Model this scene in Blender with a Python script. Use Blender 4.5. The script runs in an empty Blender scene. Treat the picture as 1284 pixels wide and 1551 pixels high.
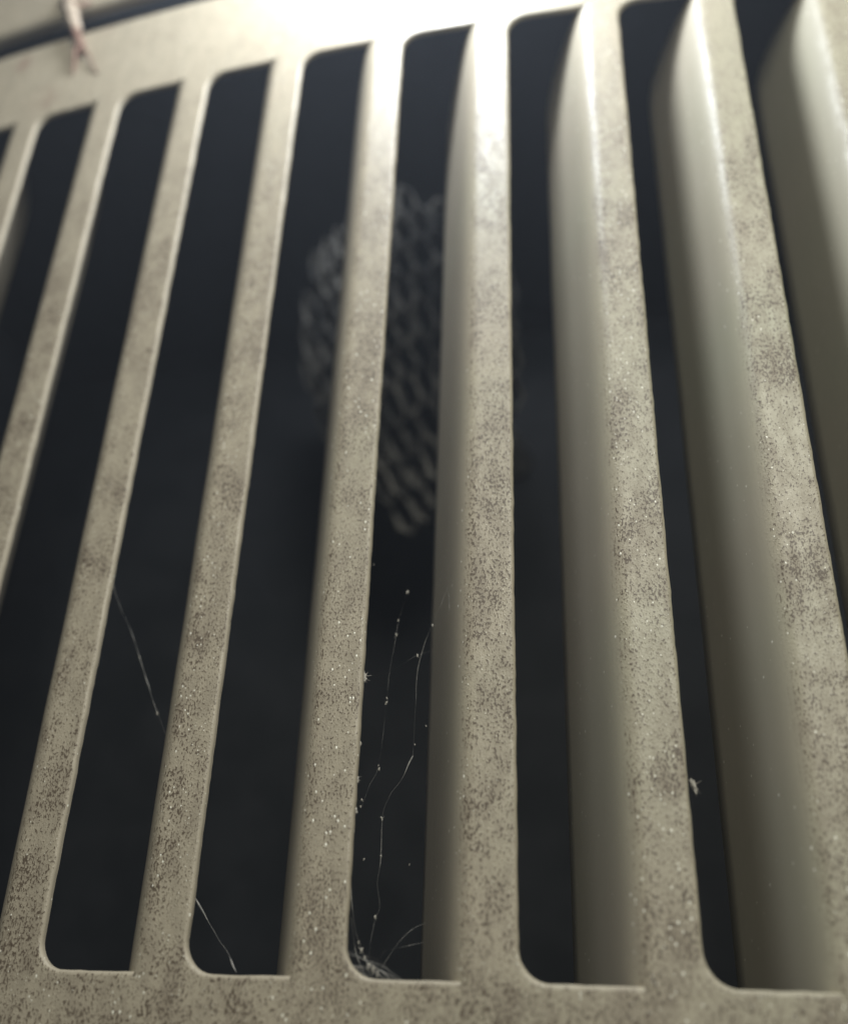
import bpy, bmesh, math, random
from mathutils import Vector, Matrix, noise as mnoise

# ------------------------------------------------------------------ set-up
random.seed(7)
S = 0.01                       # one slat pitch = 10 mm
scene = bpy.context.scene
col = scene.collection


def V(x, y, z):
    """grille coordinates (right, up, towards the viewer; one unit = one slat pitch) -> world metres"""
    return Vector((x * S, -z * S, y * S))


# camera
cam = bpy.data.cameras.new('camera')
cam_ob = bpy.data.objects.new('camera', cam)
col.objects.link(cam_ob)
cam.sensor_fit = 'HORIZONTAL'
cam.sensor_width = 36.0
cam.lens = 36.0 * 1470.4 / 1284.0
cam.clip_start = 0.002
cam.clip_end = 5.0
RIGHT = V(0.97496628, 0.03191246, -0.2200508)
UP = V(0.07245759, 0.89002935, 0.4501085)
BACK = V(0.21021574, -0.45478496, 0.8654363)
m = Matrix((RIGHT.normalized(), UP.normalized(), BACK.normalized())).transposed().to_4x4()
m.translation = V(0.80507689, -0.13637245, 5.88019621)
cam_ob.matrix_world = m
cam.dof.use_dof = True
cam.dof.focus_distance = 6.35 * S
cam.dof.aperture_fstop = 24.0
scene.camera = cam_ob

# world: a nearly dark room
world = bpy.data.worlds.new('World')
scene.world = world
world.use_nodes = True
bg = world.node_tree.nodes['Background']
bg.inputs[0].default_value = (0.62, 0.72, 0.85, 1)
bg.inputs[1].default_value = 0.035


def area(name, loc, target, size, power, color):
    l = bpy.data.lights.new(name, 'AREA')
    l.shape = 'DISK'
    l.size = size * S
    l.energy = power
    l.color = color
    o = bpy.data.objects.new(name, l)
    col.objects.link(o)
    o.location = V(*loc)
    d = V(*target) - V(*loc)
    o.rotation_euler = d.to_track_quat('-Z', 'Y').to_euler()
    return o


# room lamp in front, up and to the right; small bright torch right over the top rail
area('room_lamp', (6.2, 12.0, 16.2), (0, 3.5, 0), 12.0, 0.40, (1.0, 0.995, 0.90))
tl = bpy.data.lights.new('torch', 'POINT')
tl.energy = 0.19
tl.shadow_soft_size = 0.75 * S
tl.color = (0.86, 0.92, 1.0)
to = bpy.data.objects.new('torch', tl)
col.objects.link(to)
to.location = V(-0.8, 10.25, 1.75)

scene.view_settings.view_transform = 'Standard'
scene.view_settings.look = 'None'
scene.view_settings.exposure = 0.0
scene.view_settings.gamma = 1.0
scene.view_settings.use_curve_mapping = False
scene.cycles.max_bounces = 5
scene.cycles.volume_bounces = 0
scene.cycles.use_denoising = True
scene.cycles.sample_clamp_indirect = 4.0


# ------------------------------------------------------------------ materials
class NT:
    def __init__(self, name):
        self.m = bpy.data.materials.new(name)
        self.m.use_nodes = True
        self.t = self.m.node_tree
        self.b = self.t.nodes['Principled BSDF']

    def n(self, kind, **kw):
        nd = self.t.nodes.new(kind)
        for k, v in kw.items():
            setattr(nd, k, v)
        return nd

    def link(self, a, b):
        self.t.links.new(a, b)

    def put(self, sock, v):
        if hasattr(v, 'is_linked'):
            self.link(v, sock)
        else:
            sock.default_value = v

    def math(self, op, a, b=0.0, c=0.0, clamp=False):
        nd = self.n('ShaderNodeMath', operation=op, use_clamp=clamp)
        for i, v in enumerate((a, b, c)):
            self.put(nd.inputs[i], v)
        return nd.outputs[0]

    def pos(self, scale):
        g = self.n('ShaderNodeNewGeometry')
        mp = self.n('ShaderNodeVectorMath', operation='MULTIPLY')
        self.link(g.outputs['Position'], mp.inputs[0])
        mp.inputs[1].default_value = [v / S for v in scale]
        return mp.outputs[0]

    def noise(self, vec, scale, detail=2.0, rough=0.5, dist=0.0):
        nd = self.n('ShaderNodeTexNoise')
        self.link(vec, nd.inputs['Vector'])
        nd.inputs['Scale'].default_value = scale
        nd.inputs['Detail'].default_value = detail
        nd.inputs['Roughness'].default_value = rough
        nd.inputs['Distortion'].default_value = dist
        return nd.outputs['Fac']

    def ramp(self, v, a, b, lo=0.0, hi=1.0):
        nd = self.n('ShaderNodeMapRange', interpolation_type='SMOOTHSTEP')
        self.put(nd.inputs[0], v)
        self.put(nd.inputs[1], a)
        self.put(nd.inputs[2], b)
        self.put(nd.inputs[3], lo)
        self.put(nd.inputs[4], hi)
        return nd.outputs[0]

    def mix(self, f, a, b):
        nd = self.n('ShaderNodeMix', data_type='RGBA')
        self.put(nd.inputs[0], f)
        for i, v in ((6, a), (7, b)):
            if isinstance(v, tuple):
                v = (*v, 1)
            self.put(nd.inputs[i], v)
        return nd.outputs[2]

    def spot(self, c, r):
        """soft round mask about a point given in grille coordinates"""
        g = self.n('ShaderNodeNewGeometry')
        d = self.n('ShaderNodeVectorMath', operation='DISTANCE')
        self.link(g.outputs['Position'], d.inputs[0])
        d.inputs[1].default_value = V(*c)
        return self.ramp(d.outputs['Value'], r * S, 0.15 * r * S)


def plastic():
    k = NT('beige_speckled_plastic')
    P = k.pos((1, 1, 1))
    PS = k.pos((1, 1, 0.6))
    clus = k.ramp(k.noise(P, 2.3, 3.0, 0.75), 0.36, 0.66)
    # patches of heavier dirt that the photograph shows
    sp = None
    for c, r, a in (((1.90, 3.98, -0.1), 0.45, 1.0), ((-0.10, 3.05, 0), 0.5, .85),
                    ((-0.19, 2.3, 0), 0.24, .9), ((0.76, 2.74, -0.04), 0.2, .9), ((-2.1, 2.2, 0), 0.9, .6), ((-1.15, 2.4, 0), 0.9, .6)):
        v = k.math('MULTIPLY', k.spot(c, r), a)
        sp = v if sp is None else k.math('MAXIMUM', sp, v)
    grime = k.math('MAXIMUM', k.math('MULTIPLY_ADD', clus, .60, .22), k.math('MULTIPLY', sp, .92))
    g = k.n('ShaderNodeNewGeometry')
    sx = k.n('ShaderNodeSeparateXYZ')
    k.link(g.outputs['True Normal'], sx.inputs[0])
    front = k.ramp(k.math('MULTIPLY', sx.outputs[1], -1.0), 0.55, 0.985)     # dust settles on the outer faces
    gz = k.n('ShaderNodeSeparateXYZ')
    k.link(g.outputs['Position'], gz.inputs[0])
    low = k.ramp(gz.outputs[2], 8.3 * S, 5.0 * S, .25, 1.0)                   # the upper end is cleaner
    grime = k.math('MULTIPLY', grime, k.math('MULTIPLY', front, low))
    # dark specks, denser where the grime is
    n1 = k.noise(PS, 72.0, 1.5, 0.8)
    t1 = k.math('MULTIPLY_ADD', grime, -0.175, 0.62)
    specks = k.math('MULTIPLY', k.ramp(n1, t1, k.math('ADD', t1, 0.09)), front)
    med = k.noise(k.pos((1, 1, .4)), 10.0, 3.0, .7)
    yel = k.math('MULTIPLY_ADD', k.noise(P, 0.6, 1.0), 1.2, k.math('MULTIPLY_ADD', gz.outputs[0], 0.12 / S, -0.5), True)
    base = k.mix(yel, (0.402, 0.352, 0.262), (0.366, 0.370, 0.256))           # uneven tone, browner on the left to olive on the right
    base = k.mix(k.math('MULTIPLY', k.ramp(med, .35, .7), k.math('MULTIPLY_ADD', front, .35, .1)), base, (0.30, 0.265, 0.195))
    film = k.math('MULTIPLY', grime, k.ramp(med, 0.34, 0.66, .04, .62))
    base = k.mix(film, base, (0.205, 0.163, 0.118))
    base = k.mix(k.math('MULTIPLY', specks, .9), base, (0.085, 0.060, 0.038))
    # rusty stains on the top rail
    st = None
    for c, r, a in (((-5.42, 9.07, -.23), .2, .5), ((-4.40, 9.2, -.13), .13, .4), ((-5.0, 8.35, -.2), .3, .3)):
        v = k.math('MULTIPLY', k.spot(c, r), a)
        st = v if st is None else k.math('MAXIMUM', st, v)
    base = k.mix(k.math('MULTIPLY', st, k.ramp(med, .35, .6)), base, (0.22, 0.12, 0.09))
    # pale dust grains, the surface's glints painted in as light colour
    vo = k.n('ShaderNodeTexVoronoi')
    k.link(k.pos((1, 1, 0.7)), vo.inputs['Vector'])
    vo.inputs['Scale'].default_value = 44.0
    sc = k.n('ShaderNodeSeparateColor')
    k.link(vo.outputs['Color'], sc.inputs[0])
    dens = k.math('MULTIPLY_ADD', front, -0.19, 0.93)
    pick = k.ramp(sc.outputs[0], dens, k.math('ADD', dens, 0.02))
    rad = k.math('MULTIPLY_ADD', k.math('POWER', sc.outputs[1], 3.0), 0.28, 0.12)
    gl = k.math('MULTIPLY', pick, k.ramp(vo.outputs['Distance'], rad, k.math('MULTIPLY', rad, .5)))
    base = k.mix(gl, base, (0.90, 0.87, 0.74))
    k.link(base, k.b.inputs['Base Color'])
    r = k.ramp(med, .3, .7, .42, .56)
    r = k.math('MULTIPLY_ADD', front, -.12, k.math('ADD', r, .08))
    r = k.math('MULTIPLY_ADD', grime, .12, r)
    r = k.math('MULTIPLY_ADD', gl, -.25, r, True)
    k.link(r, k.b.inputs['Roughness'])
    h = k.math('MULTIPLY_ADD', k.ramp(vo.outputs['Distance'], .3, .1), k.math('MULTIPLY', sc.outputs[1], .8), n1)
    bp = k.n('ShaderNodeBump')
    k.link(k.math('MULTIPLY_ADD', front, .3, .05), bp.inputs['Strength'])
    bp.inputs['Distance'].default_value = 0.010 * S
    k.link(h, bp.inputs['Height'])
    k.link(bp.outputs[0], k.b.inputs['Normal'])
    return k.m


def simple(name, c1, c2, scale, rough, bump=0.2):
    k = NT(name)
    P = k.pos((1, 1, 1))
    f = k.noise(P, scale, 4.0, .6)
    k.link(k.mix(k.ramp(f, .35, .65), c1, c2), k.b.inputs['Base Color'])
    k.b.inputs['Roughness'].default_value = rough
    bp = k.n('ShaderNodeBump')
    bp.inputs['Strength'].default_value = bump
    bp.inputs['Distance'].default_value = 0.03 * S
    k.link(f, bp.inputs['Height'])
    k.link(bp.outputs[0], k.b.inputs['Normal'])
    return k.m


PLASTIC = plastic()
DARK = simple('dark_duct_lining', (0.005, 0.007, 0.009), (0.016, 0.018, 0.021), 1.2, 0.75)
PAPER = simple('grey_papery_comb', (0.03, 0.03, 0.028), (0.20, 0.19, 0.168), 2.2, 0.9)
COMB_SHADE = simple('comb_shade_backing', (0.008, 0.008, 0.008), (0.02, 0.02, 0.018), 4.0, 0.9)  # shade inside the open cells is put into this colour
SILK = simple('dusty_cobweb_silk', (0.16, 0.155, 0.14), (0.32, 0.30, 0.27), 30.0, 0.6)
DUST = simple('pale_dust', (0.28, 0.26, 0.22), (0.48, 0.45, 0.39), 40.0, 0.9)
SHRED_PALE = simple('pale_dry_skin', (0.30, 0.24, 0.18), (0.42, 0.35, 0.27), 9.0, 0.8)
SHRED_RED = simple('red_brown_dry_fibre', (0.15, 0.085, 0.06), (0.24, 0.15, 0.11), 9.0, 0.8)


# ------------------------------------------------------------------ helpers
def empty(name, loc, label, cat, group=None):
    o = bpy.data.objects.new(name, None)
    o.empty_display_size = 0.005
    col.objects.link(o)
    o.location = V(*loc)
    o['label'] = label
    o['category'] = cat
    if group:
        o['group'] = group
    return o


def mesh_obj(name, verts, faces, mat, parent=None, smooth=True, local=False):
    """verts in grille coordinates; with a parent they are stored relative to the parent's base"""
    org = parent_origin(parent)
    me = bpy.data.meshes.new(name)
    me.from_pydata([V(*v) - org for v in verts], [], faces)
    me.update()
    bm = bmesh.new()
    bm.from_mesh(me)
    bmesh.ops.recalc_face_normals(bm, faces=bm.faces)
    bm.to_mesh(me)
    bm.free()
    if smooth:
        me.polygons.foreach_set('use_smooth', [True] * len(me.polygons))
        me.set_sharp_from_angle(angle=math.radians(38))
    me.materials.append(mat)
    o = bpy.data.objects.new(name, me)
    col.objects.link(o)
    if parent:
        o.parent = parent
    return o


def parent_origin(p):
    o = Vector((0, 0, 0))
    while p:
        o = o + p.location
        p = p.parent
    return o


class MB:
    def __init__(self):
        self.v, self.f = [], []

    def grid(self, rows, closed=False):
        b = len(self.v)
        n = len(rows[0])
        for r in rows:
            self.v += r
        for i in range(len(rows) - 1):
            for j in range(n if closed else n - 1):
                a = b + i * n + j
                c = b + i * n + (j + 1) % n
                self.f.append((a, c, c + n, a + n))
        return b, n

    def cap(self, ids):
        self.f.append(tuple(ids))

    def tube(self, pts, rad, seg=5):
        rows = []
        P = [Vector(p) for p in pts]
        for i, p in enumerate(P):
            t = (P[min(i + 1, len(P) - 1)] - P[max(i - 1, 0)]).normalized()
            a = t.cross(Vector((0.3, 0.2, 1))).normalized()
            b = t.cross(a)
            r = rad[i] if isinstance(rad, (list, tuple)) else rad
            rows.append([tuple(p + (a * math.cos(2 * math.pi * k / seg) + b * math.sin(2 * math.pi * k / seg)) * r) for k in range(seg)])
        b0, n = self.grid(rows, True)
        self.cap(range(b0, b0 + n))
        self.cap(range(b0 + n * (len(rows) - 1), b0 + n * len(rows)))

    def blob(self, c, r, seed=0):
        """a lumpy little grain"""
        bm = bmesh.new()
        bmesh.ops.create_icosphere(bm, subdivisions=2, radius=1.0)
        b = len(self.v)
        off = Vector((seed * 3.1, seed * 1.7, 0))
        for v in bm.verts:
            k = 1 + 0.55 * mnoise.noise(v.co * 1.4 + off)
            self.v.append((c[0] + v.co.x * r * k, c[1] + v.co.y * r * k * 1.3, c[2] + v.co.z * r * k))
        for f in bm.faces:
            self.f.append(tuple(b + v.index for v in f.verts))
        bm.free()


def _shard(self, c, r, seed):
    """a ragged, drawn-out scrap of dust with a few hairs"""
    rd = random.Random(int(seed * 13) + 5)
    ax = Vector((rd.uniform(-.6, .6), 1, rd.uniform(-.4, .4))).normalized()
    bm = bmesh.new()
    bmesh.ops.create_icosphere(bm, subdivisions=2, radius=1.0)
    b = len(self.v)
    off = Vector((seed * 3.1, seed * 1.7, 0))
    for v in bm.verts:
        k = 1 + 0.9 * mnoise.noise(v.co * 1.9 + off)
        q = v.co * k * 0.62
        q = q + ax * (q.dot(ax) * rd.uniform(.9, 1.3))
        self.v.append((c[0] + q.x * r, c[1] + q.y * r, c[2] + q.z * r))
    for f in bm.faces:
        self.f.append(tuple(b + v.index for v in f.verts))
    bm.free()
    for _ in range(3):
        d = Vector((rd.uniform(-1, 1), rd.uniform(-1, 1), rd.uniform(-.5, .5))).normalized()
        e = Vector((rd.uniform(-1, 1), rd.uniform(-1, 1), rd.uniform(-.5, .5))) * .6
        C = Vector(c)
        self.tube([tuple(C), tuple(C + d * r * 1.2), tuple(C + (d * 2.2 + e) * r)], [r * .1, r * .07, r * .04], 4)


MB.shard = _shard


def smooth_path(pts, n=6, jit=0.0, seed=0):
    P = [Vector(p) for p in pts]
    out = []
    for i in range(len(P) - 1):
        p0, p1, p2, p3 = P[max(i - 1, 0)], P[i], P[i + 1], P[min(i + 2, len(P) - 1)]
        for k in range(n):
            t = k / n
            q = 0.5 * ((2 * p1) + (p2 - p0) * t + (2 * p0 - 5 * p1 + 4 * p2 - p3) * t * t + (3 * p1 - p0 - 3 * p2 + p3) * t ** 3)
            if jit:
                q = q + mnoise.noise_vector(q * 9 + Vector((seed, 0, 0))) * jit
            out.append(q)
    out.append(P[-1])
    return out


# ------------------------------------------------------------------ the grille
H = 8.067          # length of the slots
W = 0.315          # width of a slat's flat face
RF = 0.18          # fillet of the slot corners
BV = 0.026         # rounding of the front edges
T = 0.048           # thickness of the plate
D = 1.0            # depth of a blade
LEAN = 0.445       # the blade leans back to the left
YTOP = 9.34        # top edge of the grille
YBOT = -1.6
X0, X1 = -8.4, 5.4
SLATS = range(-6, 5)


def bow(x):
    return -0.01205 * (x + 1.006) ** 2


def B(x, y, z):
    return (x, y, z + bow(x))


grille = empty('vent_grille', (-1.0, YBOT, 0), 'beige speckled plastic louvre grille filling the picture, with long upright slats', 'vent grille')


def edge_wobble(x, y):
    v = Vector((x * 5.3, y * 7.0, 0.3))
    return 0.0045 * mnoise.noise(v) + 0.0035 * mnoise.noise(v * 4.1)


def build_slat(i):
    xr = float(i)
    nb = 6
    st = []
    na = 9
    for k in range(na):                       # bottom fillet
        th = math.radians(270 - 90 * k / (na - 1))
        st.append(('arc', th, RF))
    ny = 150
    for k in range(1, ny):
        st.append(('line', RF + (H - 2 * RF) * k / ny, None))
    for k in range(na):
        th = math.radians(180 - 90 * k / (na - 1))
        st.append(('arc', th, H - RF))
    rows = []
    for kind, a, b in st:
        prof = []
        for q in range(nb + 1):
            ph = math.pi / 2 * q / nb
            prof.append((BV * (1 - math.cos(ph)), -BV * (1 - math.sin(ph))))
        right = []
        for o, z in [(0.0, -T)] + prof:
            if kind == 'arc':
                x = xr + RF + (RF + o) * math.cos(a)
                y = b + (RF + o) * math.sin(a)
            else:
                x, y = xr - o, a
            x += edge_wobble(xr, y) * (1 - o / BV)
            right.append((x, y, z))
        yl = right[-1][1]
        # the back corner at the top is rounded
        yb = min(max(yl, -BV), H + BV)
        dtop = (H + BV) - yb
        rc = 0.30
        cut = 0.0 if dtop >= rc else rc - math.sqrt(max(rc * rc - (rc - dtop) ** 2, 0))
        dd = D - cut
        w = W + 0.02 * (1 - yl / H) + 0.004 * mnoise.noise(Vector((xr, yl * 1.5, 4)))
        xl = xr - w
        row = []
        # back of the blade, its hidden right side
        row.append(B(xl - LEAN * dd / D + 0.004, yl, -dd))
        row.append(B(xr - 0.22, yl, -T - 0.01))
        for p in right:
            row.append(B(*p))
        x_in = right[-1][0]
        for q in range(1, 9):                 # flat face
            row.append(B(x_in + (xl + 0.07 - x_in) * q / 8, yl, 0))
        # soft crease, then the curved left side of the blade
        cp = ((xl + 0.07, 0.0), (xl - 0.08, 0.0), (xl - 0.185, -0.32), (xl - LEAN, -D))
        for q in range(1, 17):
            t = q / 16
            c = ((1 - t) ** 3, 3 * t * (1 - t) ** 2, 3 * t * t * (1 - t), t ** 3)
            x = sum(k * p[0] for k, p in zip(c, cp))
            z = sum(k * p[1] for k, p in zip(c, cp))
            if -z > dd:
                x, z = xl - LEAN * dd / D, -dd
            row.append(B(x, yl, z))
        row.append(B(xl - LEAN * dd / D + 0.001, yl, -dd - 0.006))
        rows.append(row)
    mb = MB()
    b0, n = mb.grid(rows, True)
    mb.cap(range(b0, b0 + n))
    mb.cap(range(b0 + n * (len(rows) - 1), b0 + n * len(rows)))
    return mesh_obj('slat', mb.v, mb.f, PLASTIC, grille)


for i in SLATS:
    build_slat(i)


def build_rail(name, top):
    """flat strip with rounded edges; towards the slots it is rounded only between the slats"""
    mb = MB()
    s = 1 if top else -1
    y_slot = H if top else 0.0
    y_in = y_slot + s * BV
    y_out = YTOP if top else YBOT
    nb = 6

    def xs(a, b, step=0.25):
        n = max(2, int((b - a) / step))
        return [a + (b - a) * k / n for k in range(n + 1)]

    # face and outer edge
    cols = xs(X0, X1, 0.2)
    rows = []
    ny = 4
    for k in range(ny + 1):
        y = y_in + (y_out - s * 0.09 - y_in) * k / ny
        rows.append([B(x, y, 0) for x in cols])
    for q in range(1, nb + 1):
        ph = math.pi / 2 * q / nb
        rows.append([B(x, y_out - s * 0.09 * (1 - math.sin(ph)), -0.09 * (1 - math.cos(ph))) for x in cols])
    rows.append([B(x, y_out, -T - 0.12) for x in cols])
    rows.append([B(x, y_out - s * 0.16, -T - 0.12) for x in cols])
    rows.append([B(x, y_out - s * 0.16, -T) for x in cols])
    rows.append([B(x, y_in, -T) for x in cols])
    mb.grid(rows)
    # rounded lip between one slat's fillet and the next slat
    for i in list(SLATS)[:-1]:
        a, b = i + RF, i + 1 - W - 0.005
        cs = xs(a, b, 0.06)
        rr = []
        for q in range(nb + 1):
            ph = math.pi / 2 * q / nb
            rr.append([B(x, y_in - s * BV * math.sin(ph) + s * edge_wobble(x, y_slot) * q / nb, -BV * (1 - math.cos(ph))) for x in cs])
        rr.append([B(x, y_slot + s * edge_wobble(x, y_slot), -T) for x in cs])
        rr.append([B(x, y_in + s * 0.01, -T) for x in cs])
        mb.grid(rr)
    return mesh_obj(name, mb.v, mb.f, PLASTIC, grille)


top_rail = build_rail('top_rail', True)
bottom_rail = build_rail('bottom_rail', False)
# end stiles close the plate left and right
for xa, xb in ((X0 - 0.6, X0), (X1, X1 + 0.6)):
    mb = MB()
    rows = []
    for y in (YBOT, YTOP):
        rows.append([B(xa, y, -T), B(xa, y, -0.05), B(xa + .05, y, 0), B(xb, y, 0), B(xb, y, -T)])
    b0, n = mb.grid(rows, True)
    mb.cap(range(b0, b0 + n))
    mb.cap(range(b0 + n, b0 + 2 * n))
    mesh_obj('end_stile', mb.v, mb.f, PLASTIC, grille)
for xa in (-7.4, 4.5):                          # clips that hold the grille in the housing
    mb = MB()
    rows = []
    for y in (YTOP - 0.3, 9.9):
        rows.append([B(xa, y, -T - .14), B(xa + .5, y, -T - .14), B(xa + .5, y, -T - .4), B(xa, y, -T - .4)])
    b0, n = mb.grid(rows, True)
    mb.cap(range(b0, b0 + n))
    mb.cap(range(b0 + n, b0 + 2 * n))
    mesh_obj('clip', mb.v, mb.f, PLASTIC, grille, smooth=False)

# ------------------------------------------------------------------ the housing round it
housing = empty('vent_housing', (-1.0, -2.6, -7.0), 'beige outer housing showing above the dark gap in the top left corner', 'vent housing')
YH = 9.77


def build_housing_frame():
    mb = MB()
    nb = 6
    xa, xb, ya, yb = X0 - 1.1, X1 + 1.1, YBOT - 0.45, YH
    # each side: face, rounded inner lip, inner wall; corners mitred
    def ring(o, z):
        pts = []
        n = 36
        for k in range(n):
            pts.append(B(xa - o + (xb - xa + 2 * o) * k / n, yb + o, z))
        for k in range(n):
            pts.append(B(xb + o, yb + o - (yb - ya + 2 * o) * k / n, z))
        for k in range(n):
            pts.append(B(xb + o - (xb - xa + 2 * o) * k / n, ya - o, z))
        for k in range(n):
            pts.append(B(xa - o, ya - o + (yb - ya + 2 * o) * k / n, z))
        return pts
    rows = [ring(0.5, -0.16), ring(0.0, -0.15)]
    for q in range(nb + 1):
        ph = math.pi / 2 * q / nb
        rows.append(ring(0.08 * (1 - math.cos(ph)), -0.08 * (1 - math.sin(ph))))
    rows += [ring(0.6, 0), ring(1.6, 0), ring(1.68, -0.03), ring(1.7, -0.1), ring(1.7, -1.0)]
    mb.grid(rows, True)
    return mesh_obj('housing_frame', mb.v, mb.f, PLASTIC, housing)


build_housing_frame()


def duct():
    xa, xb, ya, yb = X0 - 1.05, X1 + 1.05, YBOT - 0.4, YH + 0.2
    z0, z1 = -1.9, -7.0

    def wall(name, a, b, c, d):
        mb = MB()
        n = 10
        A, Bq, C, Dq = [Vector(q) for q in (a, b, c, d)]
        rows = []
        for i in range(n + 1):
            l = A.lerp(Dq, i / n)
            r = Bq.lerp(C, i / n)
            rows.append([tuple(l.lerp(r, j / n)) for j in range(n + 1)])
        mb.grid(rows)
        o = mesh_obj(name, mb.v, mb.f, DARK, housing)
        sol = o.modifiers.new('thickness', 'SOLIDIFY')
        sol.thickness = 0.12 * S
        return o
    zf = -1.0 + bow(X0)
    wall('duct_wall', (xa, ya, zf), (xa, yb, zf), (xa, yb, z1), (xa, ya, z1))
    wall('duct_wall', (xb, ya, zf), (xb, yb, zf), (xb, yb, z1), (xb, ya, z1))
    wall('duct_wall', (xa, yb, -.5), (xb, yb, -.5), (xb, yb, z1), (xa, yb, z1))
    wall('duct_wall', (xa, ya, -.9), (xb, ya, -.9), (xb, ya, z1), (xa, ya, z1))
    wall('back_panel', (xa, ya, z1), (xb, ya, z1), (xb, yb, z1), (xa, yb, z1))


duct()

# ------------------------------------------------------------------ honeycomb nest behind the slats
NC = Vector((-1.98, 7.55, -3.2))
ang = math.radians(16)
NU = Vector((math.cos(ang), 0, math.sin(ang)))
NN = Vector((-math.sin(ang), -0.30, math.cos(ang))).normalized()
NV = NN.cross(NU).normalized()
nest = empty('honeycomb_nest', tuple(NC), 'blurred grey honeycomb of open papery cells in the dark behind the middle slats', 'nest')
UR, VR = 1.5, 2.75
VT = 1.5                     # the comb is shorter above its middle
CW, CH = 0.25, 0.52
TILT = math.radians(14)


def comb_pt(u, v, h):
    rr = (u / UR) ** 2 + (v / VR) ** 2
    return NC + NU * u + NV * v + NN * (h - 0.45 * rr)


def cell_mesh(k):
    rnd = random.Random(k)
    mb = MB()
    n = 6
    sx, sy = CW * 0.5, CH * 0.5
    rows = []
    spec = [(0.94, -0.26), (0.99, 0.0), (1.0, 0.03), (0.965, 0.045), (0.91, 0.02), (0.90, -0.26)]
    jit = [1 + rnd.uniform(-.26, .2) for _ in range(n)]
    for s_, h in spec:
        r = []
        for j in range(n):
            a = math.pi / 3 * j + math.pi / 6
            r.append((math.cos(a) * sx * 1.14 * s_ * jit[j], math.sin(a) * sy * 1.1 * s_ * jit[j], h + rnd.uniform(-.012, .012)))
        rows.append(r)
    b0, nn = mb.grid(rows, True)
    me = bpy.data.meshes.new('cell')
    me.from_pydata([Vector(v) * S for v in mb.v], [], mb.f)
    bm = bmesh.new()
    bm.from_mesh(me)
    bmesh.ops.recalc_face_normals(bm, faces=bm.faces)
    bm.to_mesh(me)
    bm.free()
    me.polygons.foreach_set('use_smooth', [True] * len(me.polygons))
    me.materials.append(PAPER)
    return me


cells = [cell_mesh(k) for k in range(6)]
count = 0
rnd = random.Random(3)
for r in range(-14, 15):
    for c in range(-18, 19):
        gx = (c + 0.5 * (r % 2)) * CW
        gy = r * CH * 0.77
        u = gx * math.cos(TILT) - gy * math.sin(TILT) * 0.8
        v = gx * math.sin(TILT) + gy * math.cos(TILT)
        rad = (u / UR) ** 2 + (v / (VT if v > 0 else VR)) ** 2
        rag = 1.0 + 0.16 * mnoise.noise(Vector((u * 1.3, v * 1.3, 2)))
        if rad > rag or (rad > 0.8 and rnd.random() < 0.25):
            continue
        if rnd.random() < (.05 if v > -1.2 else .16) or count >= 300:
            continue
        e = 0.02
        p = comb_pt(u, v, 0)
        tu = (comb_pt(u + e, v, 0) - p).normalized()
        tv = (comb_pt(u, v + e, 0) - p).normalized()
        nn = tu.cross(tv).normalized()
        tv = nn.cross(tu)
        ca, sa = math.cos(TILT), math.sin(TILT)
        ex = tu * ca + tv * sa
        ey = tv * ca - tu * sa
        p = p + nn * rnd.uniform(-.03, .03)
        o = bpy.data.objects.new('cell', cells[rnd.randrange(6)])
        col.objects.link(o)
        o.parent = nest
        ws = [Vector((q.x, -q.z, q.y)) for q in (ex, ey, nn)]
        M = Matrix(ws).transposed().to_4x4()
        M.translation = V(*p) - nest.location
        k = rnd.uniform(.92, 1.1)
        o.matrix_local = M @ Matrix.Diagonal((k, rnd.uniform(.92, 1.12), rnd.uniform(.8, 1.2), 1))
        count += 1
# backing, cell shade painted in as near-black, and its stalk to the duct
mb = MB()
rows = []
for a in range(7):
    s_ = a / 6
    rows.append([tuple(comb_pt(UR * .97 * s_ * math.cos(t), (VT if math.sin(t) > 0 else VR) * .97 * s_ * math.sin(t), -0.27)) for t in [2 * math.pi * q / 32 for q in range(32)]])
mb.grid(rows, True)
o = mesh_obj('comb_backing', mb.v, mb.f, COMB_SHADE, nest)
sol = o.modifiers.new('thickness', 'SOLIDIFY')
sol.thickness = 0.06 * S
mb = MB()
mb.tube([tuple(comb_pt(0, 0, -.33)), tuple(NC + Vector((.5, .2, -1.6))), (-.9, 7.3, -6.96)], [.16, .12, .3], 8)
mesh_obj('stalk', mb.v, mb.f, PAPER, nest)

# ------------------------------------------------------------------ cobwebs and dust
def strand(name, pts, rad, label, cat='cobweb', group=None, knots=(), seed=0, parent=None):
    P = smooth_path(pts, 6, 0.006, seed)
    if parent is None:
        root = empty(name, tuple(pts[-1]), label, cat, group)
        nm = 'thread'
    else:
        root, nm = parent, name
    mb = MB()
    rr = [rad * (0.12 + 1.6 * max(0, mnoise.noise(p * 6.5 + Vector((seed, 1, 0))) + .05)) for p in P]
    mb.tube([tuple(p) for p in P], rr, 5)
    mesh_obj(nm, mb.v, mb.f, SILK, root)
    for j, (q, r) in enumerate(knots):
        mk = MB()
        mk.shard(q, r * .8, seed * 7 + j)
        mesh_obj('fleck', mk.v, mk.f, DUST, root)
    return root


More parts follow.
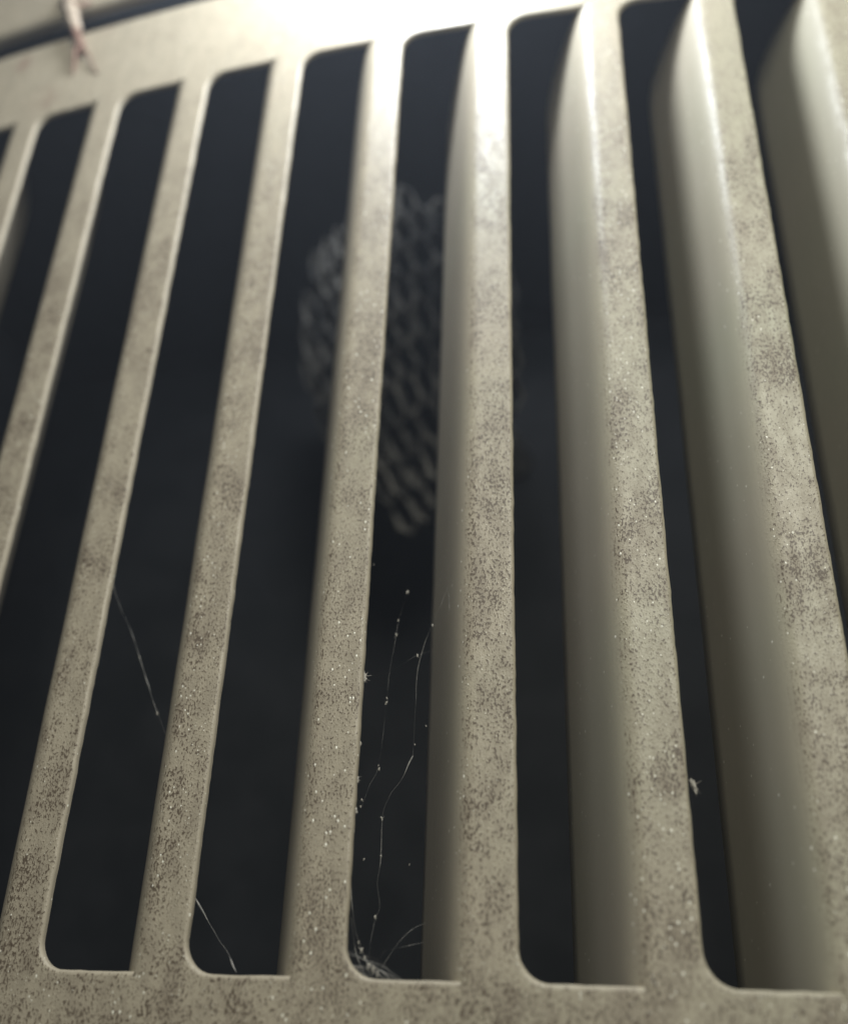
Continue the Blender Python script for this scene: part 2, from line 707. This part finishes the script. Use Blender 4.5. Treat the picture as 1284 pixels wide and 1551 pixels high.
strand('cobweb_strand', [(-3.14, 2.816, -0.155), (-3.168, 2.762, -0.306), (-3.115, 2.562, -0.404), (-2.967, 2.302, -0.446), (-2.804, 1.963, -0.459), (-2.646, 1.678, -0.432), (-2.53, 1.518, -0.378), (-2.411, 1.431, -0.224)],
       0.0042, 'long faint cobweb strand slanting across the second slot from the left edge', knots=(((-2.66, 1.70, -.433), .012), ((-2.89, 2.14, -.452), .01)), seed=1)
strand('cobweb_strand', [(-2.085, 0.505, -0.114), (-2.085, 0.439, -0.234), (-2.004, 0.327, -0.262), (-1.907, 0.214, -0.26), (-1.807, 0.119, -0.208), (-1.703, 0.013, -0.126)],
       0.008, 'short thick cobweb strand running down to the bottom rail, left of the middle', seed=2)

tangle = strand('cobweb_tangle', [(-0.416, 2.618, -0.124), (-0.458, 2.565, -0.204), (-0.505, 2.5, -0.303), (-0.607, 2.234, -0.302), (-0.667, 2.076, -0.321), (-0.714, 1.899, -0.351), (-0.721, 1.579, -0.351), (-0.725, 1.337, -0.351)],
                0.0019, 'wispy cobweb with pale dust flecks hanging in the middle dark slot', seed=3,
                knots=[(q, r) for q, r in zip([(-0.821, 2.524, -0.4), (-0.88, 2.309, -0.4), (-0.89, 2.201, -0.4), (-0.707, 2.009, -0.301), (-0.926, 1.7, -0.36), (-0.923, 1.733, -0.36), (-0.95, 1.254, -0.35), (-0.956, 1.276, -0.35), (-1.025, 1.037, -0.25), (-1.031, 0.996, -0.25), (-0.989, 0.675, -0.25), (-0.733, 0.664, -0.401), (-0.906, 0.344, -0.28), (-0.607, 2.224, -0.302), (-0.901, 0.93, -0.3), (-0.893, 0.702, -0.3), (-1.056, 2.713, -0.3), (-0.631, 1.519, -0.302), (-0.702, 1.398, -0.301)],
                                              [.013, .009, .012, .011, .012, .008, .010, .006, .010, .009, .007, .006, .012, .009, .011, .007, .005, .006, .006])])
strand('thread', [(-0.725, 1.337, -0.351), (-0.802, 1.163, -0.331), (-0.856, 1.074, -0.3), (-0.901, 0.93, -0.3), (-0.893, 0.69, -0.3), (-0.905, 0.535, -0.3), (-0.885, 0.402, -0.3), (-0.906, 0.344, -0.28)], 0.0036, '', seed=4, parent=tangle)
strand('thread', [(-0.906, 0.344, -0.28), (-0.906, 0.156, -0.2), (-0.863, 0.0, -0.1)], 0.0008, '', seed=5, parent=tangle)
strand('thread', [(-0.505, 2.5, -0.303), (-0.477, 2.306, -0.253), (-0.449, 2.072, -0.204), (-0.403, 1.859, -0.124)], 0.0026, '', seed=6, parent=tangle)
strand('thread', [(-0.825, 2.611, -0.4), (-0.821, 2.524, -0.4), (-0.872, 2.334, -0.4), (-0.889, 2.186, -0.4), (-0.919, 1.916, -0.38), (-0.926, 1.7, -0.36), (-0.938, 1.497, -0.36), (-0.959, 1.255, -0.35), (-1.001, 1.144, -0.33), (-1.026, 0.984, -0.25)], 0.0007, '', seed=7, parent=tangle)
strand('thread', [(-1.013, 1.812, -0.1), (-0.911, 1.899, -0.3), (-0.707, 2.009, -0.301), (-0.601, 2.076, -0.402)], 0.0007, '', seed=8, parent=tangle)

corner = strand('corner_cobweb', [(-1.031, 0.532, -0.12), (-1.015, 0.369, -0.16), (-0.993, 0.244, -0.2), (-0.955, 0.155, -0.2), (-0.907, 0.09, -0.16), (-0.856, 0.048, -0.13), (-0.783, 0.0, -0.101)],
                0.0055, 'clotted grey cobweb in the rounded bottom corner of the middle slot', seed=9,
                knots=[(q, r) for q, r in zip([(-0.955, 0.155, -0.2), (-0.927, 0.111, -0.17), (-0.892, 0.069, -0.14), (-0.86, 0.052, -0.13), (-0.829, 0.03, -0.12), (-0.975, 0.197, -0.19)], [.016, .012, .02, .022, .016, .010])])
strand('thread', [(-1.008, 0.329, -0.12), (-0.984, 0.152, -0.16), (-0.915, 0.03, -0.14)], 0.004, '', seed=10, parent=corner)
strand('thread', [(-0.856, 0.048, -0.13), (-0.83, 0.153, -0.25), (-0.766, 0.169, -0.251), (-0.64, 0.219, -0.45)], 0.0012, '', seed=11, parent=corner)
strand('thread', [(-0.829, 0.03, -.12), (-0.80, 0.12, -0.22), (-0.72, 0.25, -0.301), (-0.62, 0.33, -0.42)], 0.0010, '', seed=12, parent=corner)

rd = random.Random(21)
for j in range(9):
    a0 = rd.uniform(180, 262)
    p = (-1.0 + RF + RF * math.cos(math.radians(a0)), RF + RF * math.sin(math.radians(a0)), rd.uniform(-.05, -.03))
    q = (-0.82 + rd.uniform(-.03, .16), -0.005, rd.uniform(-.06, -.03))
    mid = tuple((u + w) / 2 + rd.uniform(-.02, .02) for u, w in zip(p, q))
    strand('thread', [p, (mid[0], mid[1] + .01, mid[2] - .04), q], rd.uniform(.001, .0028), '', seed=30 + j, parent=corner)

for q, r, lab in (((-1.003, 1.80, -.06), .024, 'largest pale dust tuft on the right edge of the middle slat'),
                  ((-1.002, 1.357, -.05), .012, 'tiny dust crumb on the middle slat edge, upper of the lower three'),
                  ((-1.003, 1.128, -.05), .014, 'tiny dust crumb on the middle slat edge, middle of the lower three'),
                  ((-1.003, 0.945, -.05), .015, 'tiny dust crumb on the middle slat edge, lowest of the lower three'),
                  ((1.035, 1.10, -.22), .028, 'fuzzy pale dust crumb in the narrow dark slot at lower right')):
    mb = MB()
    mb.shard(q, r, q[1] * 3)
    mb.shard((q[0] + r * .3, q[1] - r * 1.1, q[2]), r * .6, q[1] * 3 + 2)
    o = mesh_obj('dust_crumb', mb.v, mb.f, DUST)
    o['label'] = lab
    o['category'] = 'dust'
    o['group'] = 'dust crumbs on the slats'

# ------------------------------------------------------------------ dry shred hanging over the gap, top left
shred = empty('dry_shred', (-4.9, 9.7, -.15), 'small reddish brown dry shred bridging the dark gap at the top left', 'debris')


def limb(name, pts, rad, mat, seed):
    P = smooth_path(pts, 6, .02, seed)
    mb = MB()
    n = len(P)
    rr = []
    for i, p in enumerate(P):
        t = i / (n - 1) * (len(rad) - 1)
        a = int(min(t, len(rad) - 2))
        r = rad[a] + (rad[a + 1] - rad[a]) * (t - a)
        rr.append(r * (1 + .35 * mnoise.noise(p * 7)))
    mb.tube([tuple(p) for p in P], rr, 7)
    return mesh_obj(name, mb.v, mb.f, mat, shred)


limb('stem', [(-5.079, 10.098, -0.19), (-4.977, 9.831, -0.14), (-4.864, 9.574, -0.099), (-4.79, 9.368, -0.093), (-4.74, 9.25, -0.096)], [.05, .07, .085, .075, .05], SHRED_PALE, 1)
limb('fibre', [(-4.76, 9.30, -0.09), (-4.72, 9.179, -0.08), (-4.649, 9.027, -0.09), (-4.596, 8.87, -0.13)], [.05, .05, .045, .02], SHRED_RED, 2)
limb('fibre', [(-4.71, 9.146, -0.095), (-4.674, 8.89, -0.10), (-4.686, 8.62, -0.145)], [.03, .022, .012], SHRED_RED, 3)
limb('fibre', [(-4.633, 9.002, -0.105), (-4.501, 8.787, -0.10), (-4.358, 8.525, -0.125)], [.02, .012, .008], SHRED_RED, 4)
limb('fibre', [(-5.146, 9.963, -0.177), (-4.938, 9.80, -0.11), (-4.803, 9.72, -0.11), (-4.715, 9.80, -0.15)], [.03, .045, .03, .02], SHRED_RED, 5)

# ------------------------------------------------------------------ added air volume imitating the lens glare round the torch
mb = MB()
hx, hy, hz = (-13, 13), (-5, 15), (-9, 8)
rows = [[(hx[0], y, hz[0]), (hx[1], y, hz[0]), (hx[1], y, hz[1]), (hx[0], y, hz[1])] for y in hy]
b0, n = mb.grid(rows, True)
mb.cap(range(b0, b0 + n))
mb.cap(range(b0 + n, b0 + 2 * n))
hm = bpy.data.materials.new('glare_volume')
hm.use_nodes = True
t = hm.node_tree
t.nodes.remove(t.nodes['Principled BSDF'])
pv = t.nodes.new('ShaderNodeVolumePrincipled')
pv.inputs['Color'].default_value = (0.80, 0.87, 1.0, 1)
pv.inputs['Density'].default_value = 0.52
pv.inputs['Anisotropy'].default_value = 0.5
t.links.new(pv.outputs[0], t.nodes['Material Output'].inputs['Volume'])
hz_ob = mesh_obj('glare_haze', mb.v, mb.f, hm, smooth=False)
hz_ob['kind'] = 'stuff'
